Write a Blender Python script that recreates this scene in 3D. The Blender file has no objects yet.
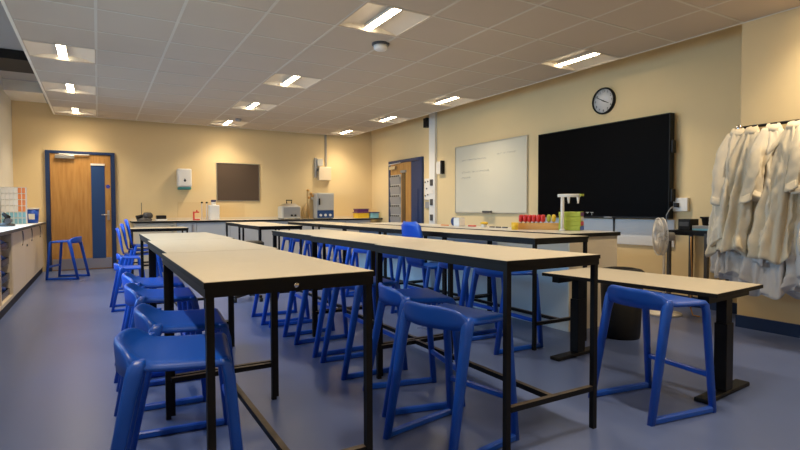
import bpy, math, random
from mathutils import Vector, Matrix, noise
random.seed(7)
scene = bpy.context.scene
COL = scene.collection
PI = math.pi

# ------------------------------------------------------------------ materials
def mat(name, color, rough=0.5, metal=0.0, var=0.0, scale=6.0, bump=0.0, bscale=60.0,
        emit=None, estr=0.0, spec=0.5, rvar=0.0):
    m = bpy.data.materials.new(name)
    m.use_nodes = True
    nt = m.node_tree
    b = nt.nodes['Principled BSDF']
    b.inputs['Base Color'].default_value = (*color, 1)
    b.inputs['Roughness'].default_value = rough
    b.inputs['Metallic'].default_value = metal
    b.inputs['Specular IOR Level'].default_value = spec
    tc = nt.nodes.new('ShaderNodeTexCoord')
    if var > 0 or rvar > 0:
        n = nt.nodes.new('ShaderNodeTexNoise')
        n.inputs['Scale'].default_value = scale
        n.inputs['Detail'].default_value = 4
        nt.links.new(tc.outputs['Object'], n.inputs['Vector'])
        if var > 0:
            r = nt.nodes.new('ShaderNodeValToRGB')
            r.color_ramp.elements[0].position = 0.3
            r.color_ramp.elements[1].position = 0.7
            r.color_ramp.elements[0].color = (*[max(0, c * (1 - var)) for c in color], 1)
            r.color_ramp.elements[1].color = (*[min(1, c * (1 + var)) for c in color], 1)
            nt.links.new(n.outputs['Fac'], r.inputs['Fac'])
            nt.links.new(r.outputs['Color'], b.inputs['Base Color'])
        if rvar > 0:
            mr = nt.nodes.new('ShaderNodeMapRange')
            mr.inputs['To Min'].default_value = max(0, rough - rvar)
            mr.inputs['To Max'].default_value = rough + rvar
            nt.links.new(n.outputs['Fac'], mr.inputs['Value'])
            nt.links.new(mr.outputs['Result'], b.inputs['Roughness'])
    if bump > 0:
        n2 = nt.nodes.new('ShaderNodeTexNoise')
        n2.inputs['Scale'].default_value = bscale
        n2.inputs['Detail'].default_value = 3
        nt.links.new(tc.outputs['Object'], n2.inputs['Vector'])
        bp = nt.nodes.new('ShaderNodeBump')
        bp.inputs['Strength'].default_value = bump
        bp.inputs['Distance'].default_value = 0.01
        nt.links.new(n2.outputs['Fac'], bp.inputs['Height'])
        nt.links.new(bp.outputs['Normal'], b.inputs['Normal'])
    if emit:
        b.inputs['Emission Color'].default_value = (*emit, 1)
        b.inputs['Emission Strength'].default_value = estr
    return m

def wood_mat(name, c1, c2, rough=0.4, axis=(6, 6, 0.6)):
    m = mat(name, c1, rough)
    nt = m.node_tree
    b = nt.nodes['Principled BSDF']
    tc = nt.nodes.new('ShaderNodeTexCoord')
    mp = nt.nodes.new('ShaderNodeMapping')
    mp.inputs['Scale'].default_value = axis
    n = nt.nodes.new('ShaderNodeTexNoise')
    n.inputs['Scale'].default_value = 4
    n.inputs['Detail'].default_value = 6
    r = nt.nodes.new('ShaderNodeValToRGB')
    r.color_ramp.elements[0].position = 0.35
    r.color_ramp.elements[1].position = 0.65
    r.color_ramp.elements[0].color = (*c2, 1)
    r.color_ramp.elements[1].color = (*c1, 1)
    nt.links.new(tc.outputs['Object'], mp.inputs['Vector'])
    nt.links.new(mp.outputs['Vector'], n.inputs['Vector'])
    nt.links.new(n.outputs['Fac'], r.inputs['Fac'])
    nt.links.new(r.outputs['Color'], b.inputs['Base Color'])
    return m

def clear_mat(name, tint=(1, 1, 1), gloss=0.08, rough=0.05, body=None, bodyfac=0.0):
    m = bpy.data.materials.new(name)
    m.use_nodes = True
    nt = m.node_tree
    nt.nodes.clear()
    out = nt.nodes.new('ShaderNodeOutputMaterial')
    t = nt.nodes.new('ShaderNodeBsdfTransparent')
    t.inputs['Color'].default_value = (*tint, 1)
    g = nt.nodes.new('ShaderNodeBsdfGlossy')
    g.inputs['Roughness'].default_value = rough
    mx = nt.nodes.new('ShaderNodeMixShader')
    mx.inputs['Fac'].default_value = gloss
    nt.links.new(t.outputs[0], mx.inputs[1])
    nt.links.new(g.outputs[0], mx.inputs[2])
    last = mx
    if body:
        d = nt.nodes.new('ShaderNodeBsdfDiffuse')
        d.inputs['Color'].default_value = (*body, 1)
        m2 = nt.nodes.new('ShaderNodeMixShader')
        m2.inputs['Fac'].default_value = bodyfac
        nt.links.new(mx.outputs[0], m2.inputs[1])
        nt.links.new(d.outputs[0], m2.inputs[2])
        last = m2
    nt.links.new(last.outputs[0], out.inputs['Surface'])
    return m

WARM = (1.0, 0.81, 0.56)
M = {}
M['wall'] = mat('cream_wall_paint', (0.79, 0.62, 0.345), 0.75, var=0.02, scale=1.5, bump=0.03, bscale=180)
M['wall_pale'] = mat('pale_wall_paint', (0.72, 0.70, 0.62), 0.7)
M['ceil'] = mat('ceiling_tile', (0.53, 0.455, 0.365), 0.9, var=0.025, scale=1.2, bump=0.08, bscale=250)
M['tee'] = mat('ceiling_tee_bar', (0.60, 0.56, 0.48), 0.5)
M['trimwhite'] = mat('white_trim', (0.82, 0.78, 0.68), 0.5)
M['slab'] = mat('grey_slab', (0.42, 0.41, 0.40), 0.85)
M['soot'] = mat('black_duct', (0.012, 0.012, 0.013), 0.7)
M['floor'] = mat('blue_grey_vinyl', (0.090, 0.128, 0.280), 0.30, var=0.07, scale=0.9, rvar=0.06, spec=0.45)
M['laminate'] = mat('cream_laminate', (0.63, 0.57, 0.455), 0.38, var=0.02, scale=30)
M['black'] = mat('black_powder_coat', (0.006, 0.006, 0.0065), 0.48, spec=0.22)
M['edge'] = mat('black_table_edge', (0.007, 0.007, 0.007), 0.55, spec=0.2)
M['worn_sheen'] = mat('worn_black_paint_sheen', (0.085, 0.062, 0.040), 0.45, var=0.3, scale=14)  # brown of wear, with the lamps' reflection on stretcher tops painted in
M['blue'] = mat('blue_plastic', (0.005, 0.080, 0.53), 0.36, bump=0.02, bscale=300)
M['bluedk'] = mat('blue_painted_timber', (0.009, 0.032, 0.115), 0.4)
M['bluepanel'] = mat('blue_door_blind', (0.010, 0.052, 0.19), 0.5)
M['door'] = wood_mat('oak_door_veneer', (0.52, 0.285, 0.085), (0.41, 0.20, 0.05))
M['doordk'] = wood_mat('oak_door_veneer_darker', (0.50, 0.27, 0.08), (0.38, 0.19, 0.05))  # slightly darker brown than the door, used on the power cable
M['steel'] = mat('brushed_steel', (0.62, 0.60, 0.57), 0.32, 1.0)
M['chrome'] = mat('chrome', (0.8, 0.8, 0.8), 0.12, 1.0)
M['white'] = mat('white_plastic', (0.80, 0.78, 0.74), 0.4)
M['whitep'] = mat('white_paint_metal', (0.78, 0.78, 0.76), 0.35)
M['cabinet'] = mat('cream_cabinet', (0.74, 0.63, 0.46), 0.42)
M['cabgrey'] = mat('pale_grey_cabinet', (0.62, 0.62, 0.61), 0.42)
M['benchfront'] = mat('pale_blue_bench_panel', (0.66, 0.80, 0.90), 0.35)
M['benchend'] = mat('cream_bench_panel', (0.74, 0.66, 0.52), 0.42)
M['worktop'] = mat('grey_worktop', (0.62, 0.60, 0.55), 0.3)
M['screen'] = mat('screen_glass', (0.0015, 0.0015, 0.002), 0.45, spec=0.04)
M['plastic_bk'] = mat('black_plastic', (0.009, 0.009, 0.010), 0.5, spec=0.25)
M['dkgrey'] = mat('dark_grey_plastic', (0.06, 0.06, 0.065), 0.5)
M['grey'] = mat('grey_plastic', (0.32, 0.32, 0.32), 0.5)
M['ltgrey'] = mat('light_grey_enamel', (0.52, 0.52, 0.49), 0.4)
M['board'] = mat('whiteboard_enamel', (0.66, 0.64, 0.53), 0.16, spec=0.5)
M['alu'] = mat('aluminium', (0.60, 0.58, 0.54), 0.35, 1.0)
M['felt'] = mat('brown_felt', (0.085, 0.058, 0.040), 0.95, bump=0.3, bscale=400)
M['pen'] = mat('marker_ink', (0.42, 0.42, 0.42), 0.6)
M['red'] = mat('red_plastic', (0.62, 0.03, 0.03), 0.4)
M['yellow'] = mat('yellow_plastic', (0.80, 0.52, 0.03), 0.4)
M['green'] = mat('lime_card', (0.42, 0.50, 0.06), 0.6)
M['orange'] = mat('orange_plastic', (0.78, 0.25, 0.07), 0.45)
M['purple'] = mat('purple_plastic', (0.13, 0.03, 0.15), 0.4)
M['cyan'] = mat('pale_blue_plastic', (0.22, 0.50, 0.62), 0.4)
M['teal'] = mat('teal_plastic', (0.05, 0.24, 0.24), 0.4)
M['wood'] = wood_mat('beech_block', (0.66, 0.36, 0.10), (0.55, 0.28, 0.07), axis=(1, 8, 8))
M['woodlt'] = wood_mat('ramin_rod', (0.60, 0.42, 0.20), (0.5, 0.34, 0.15), axis=(8, 8, 1))
M['cloth'] = mat('white_cotton', (0.70, 0.63, 0.50), 0.9, var=0.05, scale=5, bump=0.12, bscale=16)
M['cloth_cool_lit'] = mat('white_cotton_cool_lit', (0.62, 0.61, 0.60), 0.9, var=0.05, scale=5, bump=0.12, bscale=16)  # cooler light on the back and low coats is put into this colour
M['cloth3'] = mat('off_white_cotton', (0.66, 0.58, 0.43), 0.9, var=0.06, scale=5, bump=0.12, bscale=16)
M['clockface'] = mat('clock_dial', (0.74, 0.72, 0.70), 0.35)
M['lamp'] = mat('lamp_diffuser', (1, 0.9, 0.7), 0.5, emit=WARM, estr=34.0)
M['reflector'] = mat('lamp_reflector', (0.60, 0.54, 0.45), 0.5)
M['endplate'] = mat('lamp_end_plate', (0.80, 0.76, 0.66), 0.5)
M['glass'] = clear_mat('clear_glass', (0.97, 0.99, 1.0), 0.06)
M['clearplastic'] = clear_mat('clear_plastic', (0.92, 0.95, 0.97), 0.12, 0.15, (0.8, 0.84, 0.86), 0.25)
M['fanmesh'] = mat('fan_white_plastic', (0.70, 0.66, 0.60), 0.4)
M['wallband'] = mat('pale_grey_wall_panel', (0.66, 0.66, 0.66), 0.5)
M['blkglass'] = mat('smoked_drawer', (0.03, 0.03, 0.04), 0.25)
M['bluebag'] = mat('blue_bag', (0.02, 0.09, 0.45), 0.35)
M['wire'] = mat('white_coated_wire', (0.75, 0.75, 0.74), 0.4)
M['blade'] = mat('pale_fan_blade', (0.62, 0.60, 0.56), 0.3)

# ------------------------------------------------------------------ mesh builder
class MB:
    def __init__(self):
        self.v, self.f, self.mi, self.sm = [], [], [], []
    def add(self, verts, faces, mi=0, smooth=False):
        b = len(self.v)
        self.v += [tuple(p) for p in verts]
        for f in faces:
            self.f.append([b + i for i in f])
            self.mi.append(mi)
            self.sm.append(smooth)
        return self
    def box(self, x0, x1, y0, y1, z0, z1, mi=0, top=None):
        v = [(x0, y0, z0), (x1, y0, z0), (x1, y1, z0), (x0, y1, z0),
             (x0, y0, z1), (x1, y0, z1), (x1, y1, z1), (x0, y1, z1)]
        f = [(0, 3, 2, 1), (0, 1, 5, 4), (1, 2, 6, 5), (2, 3, 7, 6), (3, 0, 4, 7)]
        self.add(v, f, mi)
        b = len(self.v) - 8
        self.f.append([b + 4, b + 5, b + 6, b + 7])
        self.mi.append(mi if top is None else top)
        self.sm.append(False)
        return self
    def loft(self, rings, mi=0, smooth=True, cap=True, closed=True):
        n = len(rings[0])
        v = [p for r in rings for p in r]
        f = []
        m = n if closed else n - 1
        for i in range(len(rings) - 1):
            for j in range(m):
                k = (j + 1) % n
                f.append((i * n + j, i * n + k, (i + 1) * n + k, (i + 1) * n + j))
        self.add(v, f, mi, smooth)
        if cap:
            b = len(self.v) - len(v)
            self.f.append([b + i for i in range(n)][::-1]); self.mi.append(mi); self.sm.append(False)
            e = b + (len(rings) - 1) * n
            self.f.append([e + i for i in range(n)]); self.mi.append(mi); self.sm.append(False)
        return self
    def cyl(self, p0, p1, r0, r1=None, n=16, mi=0, cap=True):
        r1 = r0 if r1 is None else r1
        p0, p1 = Vector(p0), Vector(p1)
        d = (p1 - p0).normalized()
        a = d.orthogonal().normalized()
        b = d.cross(a)
        ring = lambda p, r: [p + (a * math.cos(t) + b * math.sin(t)) * r for t in [2 * PI * i / n for i in range(n)]]
        return self.loft([ring(p0, r0), ring(p1, r1)], mi, True, cap)
    def tube(self, pts, r, n=8, mi=0, cap=True):
        pts = [Vector(p) for p in pts]
        rings = []
        a = None
        for i, p in enumerate(pts):
            d = (pts[min(i + 1, len(pts) - 1)] - pts[max(i - 1, 0)]).normalized()
            if a is None:
                a = d.orthogonal().normalized()
            else:
                a = (a - d * a.dot(d)).normalized()
            b = d.cross(a)
            rr = r[i] if isinstance(r, (list, tuple)) else r
            rings.append([p + (a * math.cos(t) + b * math.sin(t)) * rr for t in [2 * PI * k / n for k in range(n)]])
        return self.loft(rings, mi, True, cap)
    def lathe(self, prof, c=(0, 0, 0), n=28, mi=0, cap=True):
        rings = [[(c[0] + r * math.cos(2 * PI * i / n), c[1] + r * math.sin(2 * PI * i / n), c[2] + z) for i in range(n)] for r, z in prof]
        return self.loft(rings, mi, True, cap)
    def limb(self, p0, p1, s0, s1, mi=0):
        # tapered bar with chamfered section: s = (x size, y size); for bars that stand up
        def ring(p, s):
            a, b = s[0] / 2, s[1] / 2
            k = min(a, b) * 0.45
            return [(p[0] + x, p[1] + y, p[2]) for x, y in
                    [(a - k, -b), (a, -b + k), (a, b - k), (a - k, b), (-a + k, b), (-a, b - k), (-a, -b + k), (-a + k, -b)]]
        return self.loft([ring(p0, s0), ring(p1, s1)], mi, False)
    def xbar(self, p0, p1, h, w, mi=0):
        # chamfered bar that lies: square section h high, w wide
        p0, p1 = Vector(p0), Vector(p1)
        d = (p1 - p0).normalized()
        s = d.cross(Vector((0, 0, 1))).normalized()
        u = Vector((0, 0, 1))
        k = min(h, w) * 0.22
        prof = [(w / 2 - k, -h / 2), (w / 2, -h / 2 + k), (w / 2, h / 2 - k), (w / 2 - k, h / 2),
                (-w / 2 + k, h / 2), (-w / 2, h / 2 - k), (-w / 2, -h / 2 + k), (-w / 2 + k, -h / 2)]
        return self.loft([[p + s * a + u * b for a, b in prof] for p in (p0, p1)], mi, False)
    def obj(self, name, mats, parent=None, bevel=0.0, label=None):
        me = bpy.data.meshes.new(name)
        me.from_pydata(self.v, [], self.f)
        if not isinstance(mats, (list, tuple)):
            mats = [mats]
        for m in mats:
            me.materials.append(m)
        for p, mi, s in zip(me.polygons, self.mi, self.sm):
            p.material_index = mi
            p.use_smooth = s
        me.update()
        o = bpy.data.objects.new(name, me)
        COL.objects.link(o)
        if parent is not None:
            o.parent = parent
        if bevel > 0:
            b = o.modifiers.new('soft_edges', 'BEVEL')
            b.width = bevel
            b.segments = 2
            b.limit_method = 'ANGLE'
        if label:
            o['label'] = label
        return o

def B(x0, x1, y0, y1, z0, z1):
    return MB().box(x0, x1, y0, y1, z0, z1)

def tag(o, label, cat, group=None):
    o['label'] = label
    o['category'] = cat
    if group:
        o['group'] = group
    return o

def thing(name, label, cat, loc=(0, 0, 0), rz=0.0, group=None):
    o = bpy.data.objects.new(name, None)
    COL.objects.link(o)
    o.empty_display_size = 0.1
    o.location = loc
    o.rotation_euler = (0, 0, rz)
    return tag(o, label, cat, group)

def struct(o):
    o['kind'] = 'structure'
    return o

def dup(root, loc, rz, label, group=None, scale=None):
    r = root.copy()
    COL.objects.link(r)
    r.location = loc
    r.rotation_euler = (0, 0, rz)
    if scale:
        r.scale = scale
    r['label'] = label
    if group:
        r['group'] = group
    for ch in list(root.children):
        c = ch.copy()
        COL.objects.link(c)
        c.parent = r
        for g in ch.children:
            d = g.copy()
            COL.objects.link(d)
            d.parent = c
    return r

ORD = ['first', 'second', 'third', 'fourth', 'fifth', 'sixth', 'seventh', 'eighth', 'ninth', 'tenth', 'eleventh', 'twelfth']

# ------------------------------------------------------------------ room shell
XL, XR, XN, YB, YF, ZC, ZS = -1.25, 5.67, 5.07, 11.05, -2.6, 2.762, 3.14
YP = 2.53                                   # far edge of the near pier on the right
T = 0.63
CX0, CY0 = -0.617, 5.030                    # ceiling grid origin
struct(B(XL - 0.2, XR + 0.2, YF - 0.2, YB + 0.2, -0.1, 0.0).obj('floor', M['floor']))
struct(B(XL - 0.2, XR + 0.2, YB, YB + 0.15, 0, ZS).obj('wall_back', M['wall']))
struct(B(XR, XR + 0.15, YP, YB, 0, ZS).obj('wall_right', M['wall']))
struct(B(XN, XR + 0.15, YF, YP, 0, ZS).obj('wall_right_pier', M['wall'], bevel=0.008))
struct(B(XL - 0.2, XR + 0.15, YF - 0.15, YF, 0, ZS).obj('wall_front', M['wall']))
wl = MB()
WIN = [(3.4, 5.9), (6.5, 9.0)]
WZ0, WZ1 = 1.05, 2.35
wl.box(XL - 0.15, XL, YF, YB, 0, WZ0)
wl.box(XL - 0.15, XL, YF, YB, WZ1, ZS)
ys = [YF] + [v for w in WIN for v in w] + [YB]
for a, b in zip(ys[0::2], ys[1::2]):
    wl.box(XL - 0.15, XL, a, b, WZ0, WZ1)
struct(wl.obj('wall_left', M['wall_pale']))
for k, (a, b) in enumerate(WIN):
    fr = MB()
    xm = XL - 0.09
    fr.box(xm - 0.03, xm + 0.03, a, a + 0.05, WZ0, WZ1).box(xm - 0.03, xm + 0.03, b - 0.05, b, WZ0, WZ1)
    fr.box(xm - 0.03, xm + 0.03, a + 0.05, b - 0.05, WZ0, WZ0 + 0.05).box(xm - 0.03, xm + 0.03, a + 0.05, b - 0.05, WZ1 - 0.05, WZ1)
    fr.box(xm - 0.03, xm + 0.03, (a + b) / 2 - 0.025, (a + b) / 2 + 0.025, WZ0 + 0.05, WZ1 - 0.05)
    fo = struct(fr.obj('window_%d' % (k + 1), M['trimwhite']))
    B(xm - 0.004, xm + 0.004, a + 0.03, b - 0.03, WZ0 + 0.03, WZ1 - 0.03).obj('pane', M['glass'], fo)
struct(B(XL - 0.2, XR + 0.2, YF - 0.2, YB + 0.2, ZS, ZS + 0.1).obj('ceiling_slab', M['slab']))
# high level box and duct over the window side
struct(B(XL, CX0 - 0.02, 10.15, YB, 2.97, ZS).obj('trim_1', M['trimwhite']))
struct(B(XL, CX0 + 0.3, 8.25, 9.0, 3.02, ZS).obj('trim_2', M['soot']))
struct(B(CX0 - 0.12, CX0 - 0.04, 10.2, YB - 0.02, 2.955, 2.97).obj('trim_3', M['grey']))

# suspended tile ceiling with openings for the luminaires
LAMPS = [(0, -2), (0, 2), (0, 5), (0, 8), (4, -2), (4, 2), (4, 5), (4, 8), (8, -2), (8, 2), (8, 5), (8, 8),  # near lamp of the window side row is out of view, added for its light
         (0, -6), (4, -6), (8, -6), (0, -10), (4, -10), (8, -10)]
NX, J0, J1 = 9, -12, 9
YE = 10.86
c = MB()
rows = [CY0 + T * j for j in range(J0, J1 + 1)] + [YE]
for i in range(NX):
    for jj in range(len(rows) - 1):
        if (i, J0 + jj) in LAMPS:
            continue
        x0, x1 = CX0 + T * i, CX0 + T * (i + 1)
        c.box(x0, x1, rows[jj], rows[jj + 1], ZC, ZC + 0.02)
struct(c.obj('ceiling', M['ceil']))
g = MB()
w = 0.012
for i in range(1, NX):
    x = CX0 + T * i
    g.box(x - w, x + w, rows[0], YE, ZC - 0.003, ZC + 0.004)
for y in rows[1:-1]:
    for i in range(NX):
        g.box(CX0 + T * i + w, CX0 + T * (i + 1) - w, y - w, y + w, ZC - 0.003, ZC + 0.004)
struct(g.obj('ceiling_grid', M['tee']))
e = MB()
x1 = CX0 + T * NX
e.box(CX0 - 0.025, CX0, rows[0], YE + 0.025, ZC - 0.006, ZC + 0.10)
e.box(x1, x1 + 0.012, rows[0], YE + 0.025, ZC - 0.006, ZC + 0.10)
e.box(CX0, x1, YE, YE + 0.025, ZC - 0.006, ZC + 0.10)
struct(e.obj('ceiling_edge_trim', M['trimwhite']))

# recessed luminaires
LAMP_W = 16.0
def luminaire(label):
    t = thing('ceiling_light', label, 'ceiling light', group='recessed ceiling luminaires')
    h = T / 2 - 0.013
    prof = []
    n = 14
    for k in range(n + 1):
        x = -h + 2 * h * k / n
        prof.append((x, 0.052 * math.cos(PI / 2 * x / h) ** 0.8 + 0.002 if abs(x) < h - 1e-6 else 0.002))
    r = MB()
    r.loft([[(x, -h, z) for x, z in prof], [(x, h, z) for x, z in prof]], 0, True, False, closed=False)
    r.obj('reflector', M['reflector'], t)
    for s in (-1, 1):
        ep = MB()
        v = [(x, s * h, z) for x, z in prof] + [(h, s * h, 0.0), (-h, s * h, 0.0)]
        v2 = [(x, y + s * 0.006, z) for x, y, z in v]
        m = len(v)
        ep.add(v + v2, [list(range(m)), list(range(m, 2 * m))[::-1]] + [[q, (q + 1) % m, m + (q + 1) % m, m + q] for q in range(m)])
        ep.obj('end_plate', M['endplate'], t)
    fr = MB()
    o_ = T / 2
    fr.box(-o_, -h, -o_, o_, -0.004, 0.004).box(h, o_, -o_, o_, -0.004, 0.004)
    fr.box(-h, h, -o_, -h, -0.004, 0.004).box(-h, h, h, o_, -0.004, 0.004)
    fr.obj('frame', M['ceil'], t)
    dl = MB()
    ring = lambda y: [(0.040 * math.cos(a), y, 0.020 + 0.011 * math.sin(a)) for a in [PI + PI * q / 8 for q in range(9)]]
    dl.loft([ring(-h + 0.03), ring(h - 0.012)], 0, True, True)
    dl.obj('diffuser', M['lamp'], t)
    B(-0.043, 0.043, -h + 0.03, h - 0.012, 0.0205, 0.05).obj('spine', M['reflector'], t)
    ld = bpy.data.lights.new('lamp_light', 'AREA')
    ld.shape = 'RECTANGLE'
    ld.size = 0.075
    ld.size_y = 0.54
    ld.spread = math.radians(118)
    ld.color = WARM
    ld.energy = LAMP_W
    lo = bpy.data.objects.new('lamp_light', ld)
    COL.objects.link(lo)
    lo.parent = t
    lo.location = (0, 0, 0.007)
    return t
colname = {0: 'on the window side row', 4: 'in the middle row', 8: 'in the screen wall row'}
lum0 = None
for i, j in LAMPS:
    k = [jj for ii, jj in LAMPS if ii == i]
    k.sort(reverse=True)
    lab = 'lit square ceiling light %s, %s from the back wall' % (colname[i], ORD[k.index(j)])
    pos = (CX0 + T * (i + 0.5), CY0 + T * (j + 0.5), ZC)
    if lum0 is None:
        lum0 = luminaire(lab)
        lum0.location = pos
    else:
        dup(lum0, pos, 0, lab)

# smoke / motion heads on the ceiling
d = thing('motion_detector', 'white round detector with dark rim on the ceiling beside the lit middle row light', 'detector', (2.50, 4.66, ZC))
MB().lathe([(0.09, 0), (0.09, -0.014), (0.08, -0.02)], (0, 0, 0)).obj('base', M['dkgrey'], d)
MB().lathe([(0.072, -0.02), (0.07, -0.052), (0.055, -0.066), (0.0, -0.068)], (0, 0, 0)).obj('sensor_head', M['white'], d)
d = thing('smoke_detector', 'small round smoke detector on the ceiling near the back wall light', 'detector', (2.27, 9.80, ZC))
MB().lathe([(0.055, 0), (0.055, -0.02), (0.04, -0.045), (0.0, -0.047)], (0, 0, 0)).obj('housing', M['grey'], d)

# skirtings
struct(B(XN - 0.02, XN, YF, YP, 0.0, 0.11).obj('baseboard_right', M['bluedk']))
struct(B(XR - 0.02, XR, YP, 8.7, 0.0, 0.11).obj('baseboard_right_recess', M['bluedk']))
struct(B(0.30, XR, YB - 0.02, YB, 0.0, 0.11).obj('baseboard_back', M['bluedk']))

# pale wall panel under the screen
struct(B(XR - 0.02, XR, 3.5, 5.75, 0.645, 0.955).obj('trim_4', M['wallband']))

# ------------------------------------------------------------------ back door
d1 = bpy.data.objects.new('door_1', None); COL.objects.link(d1); d1['kind'] = 'structure'
d1.location = (0, YB, 0)
f = MB()
f.box(-0.79, -0.725, -0.06, 0, 0, 2.145).box(0.215, 0.285, -0.06, 0, 0, 2.145).box(-0.725, 0.215, -0.06, 0, 2.095, 2.145)
f.obj('door_frame', M['bluedk'], d1, 0.004)
B(-0.722, 0.212, -0.04, -0.002, 0.006, 2.092).obj('leaf', M['door'], d1, 0.003)
B(-0.10, 0.115, -0.052, -0.041, 0.20, 1.90).obj('vision_panel_blind', M['bluepanel'], d1, 0.003)
B(-0.105, 0.12, -0.062, -0.041, 1.90, 1.935).obj('blind_rail', M['white'], d1)
B(-0.715, 0.205, -0.044, -0.0405, 0.02, 0.21).obj('kick_plate', M['steel'], d1)
cl = B(-0.64, -0.35, -0.10, -0.041, 2.005, 2.07).obj('door_closer', M['alu'], d1, 0.005)
MB().xbar((-0.58, -0.09, 2.083), (-0.12, -0.075, 2.083), 0.016, 0.03).obj('closer_arm', M['white'], cl)
MB().cyl((0.165, -0.041, 1.52), (0.165, -0.045, 1.52), 0.035, n=20).obj('fire_sign', mat('sign_blue', (0.04, 0.06, 0.45), 0.4), d1)
hd = MB().box(0.145, 0.185, -0.048, -0.041, 0.90, 1.08).obj('handle_plate', M['steel'], d1)
MB().tube([(0.165, -0.048, 1.0), (0.165, -0.09, 1.0), (0.05, -0.09, 1.0)], 0.01).obj('lever', M['steel'], hd)

# ------------------------------------------------------------------ side door beside the white trunking
d2 = bpy.data.objects.new('door_2', None); COL.objects.link(d2); d2['kind'] = 'structure'
d2.location = (XR, 0, 0)
f = MB()
f.box(-0.06, 0, 10.05, 10.12, 0, 2.14).box(-0.06, 0, 8.75, 8.82, 0, 2.14).box(-0.06, 0, 8.82, 10.05, 2.08, 2.14)
f.obj('door_frame', M['bluedk'], d2, 0.004)
B(-0.045, -0.002, 9.18, 10.047, 0.006, 2.076).obj('leaf', M['door'], d2, 0.003)
B(-0.045, -0.002, 8.823, 9.172, 0.006, 2.076).obj('side_leaf', M['bluedk'], d2, 0.003)
B(-0.055, -0.046, 8.90, 9.08, 0.5, 1.50).obj('side_leaf_panel', M['bluedk'], d2, 0.002)
B(-0.055, -0.0455, 9.40, 9.53, 0.75, 1.88).obj('vision_panel', mat('dark_vision_panel', (0.10, 0.055, 0.02), 0.3), d2, 0.002)
B(-0.075, -0.0455, 9.36, 9.57, 1.86, 1.91).obj('blind_rail', M['grey'], d2, 0.002)
cl = B(-0.10, -0.046, 9.76, 10.02, 1.95, 2.02).obj('door_closer', M['alu'], d2, 0.004)
MB().xbar((-0.09, 10.05, 2.06), (-0.08, 9.55, 2.075), 0.014, 0.025).obj('closer_arm', M['white'], cl)
t = thing('pocket_organiser', 'grey rows of hanging pockets with dark tags on the side door', 'organiser', (XR - 0.05, 0, 0))
B(-0.008, 0.003, 9.58, 10.03, 0.72, 1.83).obj('backing', M['ltgrey'], t)
for k in range(5):
    z = 0.76 + k * 0.215
    pk = MB()
    pk.add([(-0.010, 9.59, z + 0.15), (-0.034, 9.59, z + 0.16), (-0.012, 9.59, z), (-0.010, 10.02, z + 0.15), (-0.034, 10.02, z + 0.16), (-0.012, 10.02, z)],
           [(0, 1, 2), (3, 5, 4), (1, 4, 5, 2), (0, 3, 4, 1), (0, 2, 5, 3)])
    po = pk.obj('pocket', M['grey'], t)
    tg = MB()
    for q in range(5):
        y = 9.61 + q * 0.085
        tg.box(-0.042, -0.030, y, y + 0.05, z + 0.165, z + 0.195)
    tg.obj('tags', M['dkgrey'], po)

# ------------------------------------------------------------------ lab tables
HT = 0.865
def lab_table(label, L=1.216, Wd=0.605, H=HT):
    t = thing('lab_table', label, 'table', group='cream topped lab tables')
    hx, hy = Wd / 2, L / 2
    tp = MB()
    tp.box(-hx, hx, -hy, hy, H - 0.020, H - 0.0015, 1)
    tp.box(-hx + 0.003, hx - 0.003, -hy + 0.003, hy - 0.003, H - 0.0015, H, 0)
    tp.obj('tabletop', [M['laminate'], M['edge']], t)
    q = 0.0125
    ap = MB()
    ap.box(-hx + 0.004, hx - 0.004, -hy + 0.004, -hy + 0.03, H - 0.05, H - 0.0205)
    ap.box(-hx + 0.004, hx - 0.004, hy - 0.03, hy - 0.004, H - 0.05, H - 0.0205)
    ap.box(-hx + 0.004, -hx + 0.03, -hy + 0.03, hy - 0.03, H - 0.05, H - 0.0205)
    ap.box(hx - 0.03, hx - 0.004, -hy + 0.03, hy - 0.03, H - 0.05, H - 0.0205)
    ap.obj('top_frame', M['black'], t)
    for sx in (-1, 1):
        for sy in (-1, 1):
            cx, cy = sx * (hx - 0.020), sy * (hy - 0.020)
            B(cx - q, cx + q, cy - q, cy + q, 0, H - 0.0505).obj('leg', M['black'], t)
    for sy in (-1, 1):
        cy = sy * (hy - 0.020)
        MB().box(-hx + 0.0355, hx - 0.0355, cy - 0.0125, cy + 0.0125, 0.19, 0.215, 0, 1).obj('end_stretcher', [M['black'], M['worn_sheen']], t)
    MB().box(-0.0125, 0.0125, -hy + 0.033, hy - 0.033, 0.19, 0.215, 0, 1).obj('long_stretcher', [M['black'], M['worn_sheen']], t)
    return t
tab0 = lab_table('x')
TABLES = []
ang = -0.02
def run_of(name, x0, y0, n, drift, length, sc):
    for k in range(n):
        lab = 'cream topped black table, %s from the camera in the %s' % (ORD[k], name)
        TABLES.append(((x0 + drift * (k), y0 + length * (k + 0.5), 0), lab, sc))
run_of('window side bench run', 0.576, 1.680, 3, 0.026, 1.25, (0.985, 1.025, 1))
run_of('middle bench run', 1.825, 1.69, 3, 0.035, 1.25, (1, 1.025, 1))
run_of('bench run by the demonstration bench', 3.165, 2.87, 5, 0.018, 1.23, (1, 1.008, 1))
TABLES.append(((2.15, 7.50, 0), 'cream topped table beyond the middle bench run, front one of that pair', None))
TABLES.append(((2.22, 8.73, 0), 'cream topped table beyond the middle bench run, rear one of that pair', None))
first = True
for loc, lab, sc in TABLES:
    if first:
        tab0.location = loc; tab0['label'] = lab; tab0.scale = sc; first = False
    else:
        dup(tab0, loc, 0, lab, scale=sc or (1, 1, 1))
MB().lathe([(0.0, -0.004), (0.007, -0.004), (0.011, 0.0)], n=12).obj('bolt', M['chrome'], tab0, label='chrome bolt head')
bt = [o for o in tab0.children if o.name.startswith('bolt')][0]
bt.location = (0.0, -0.6045, 0.835)
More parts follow.
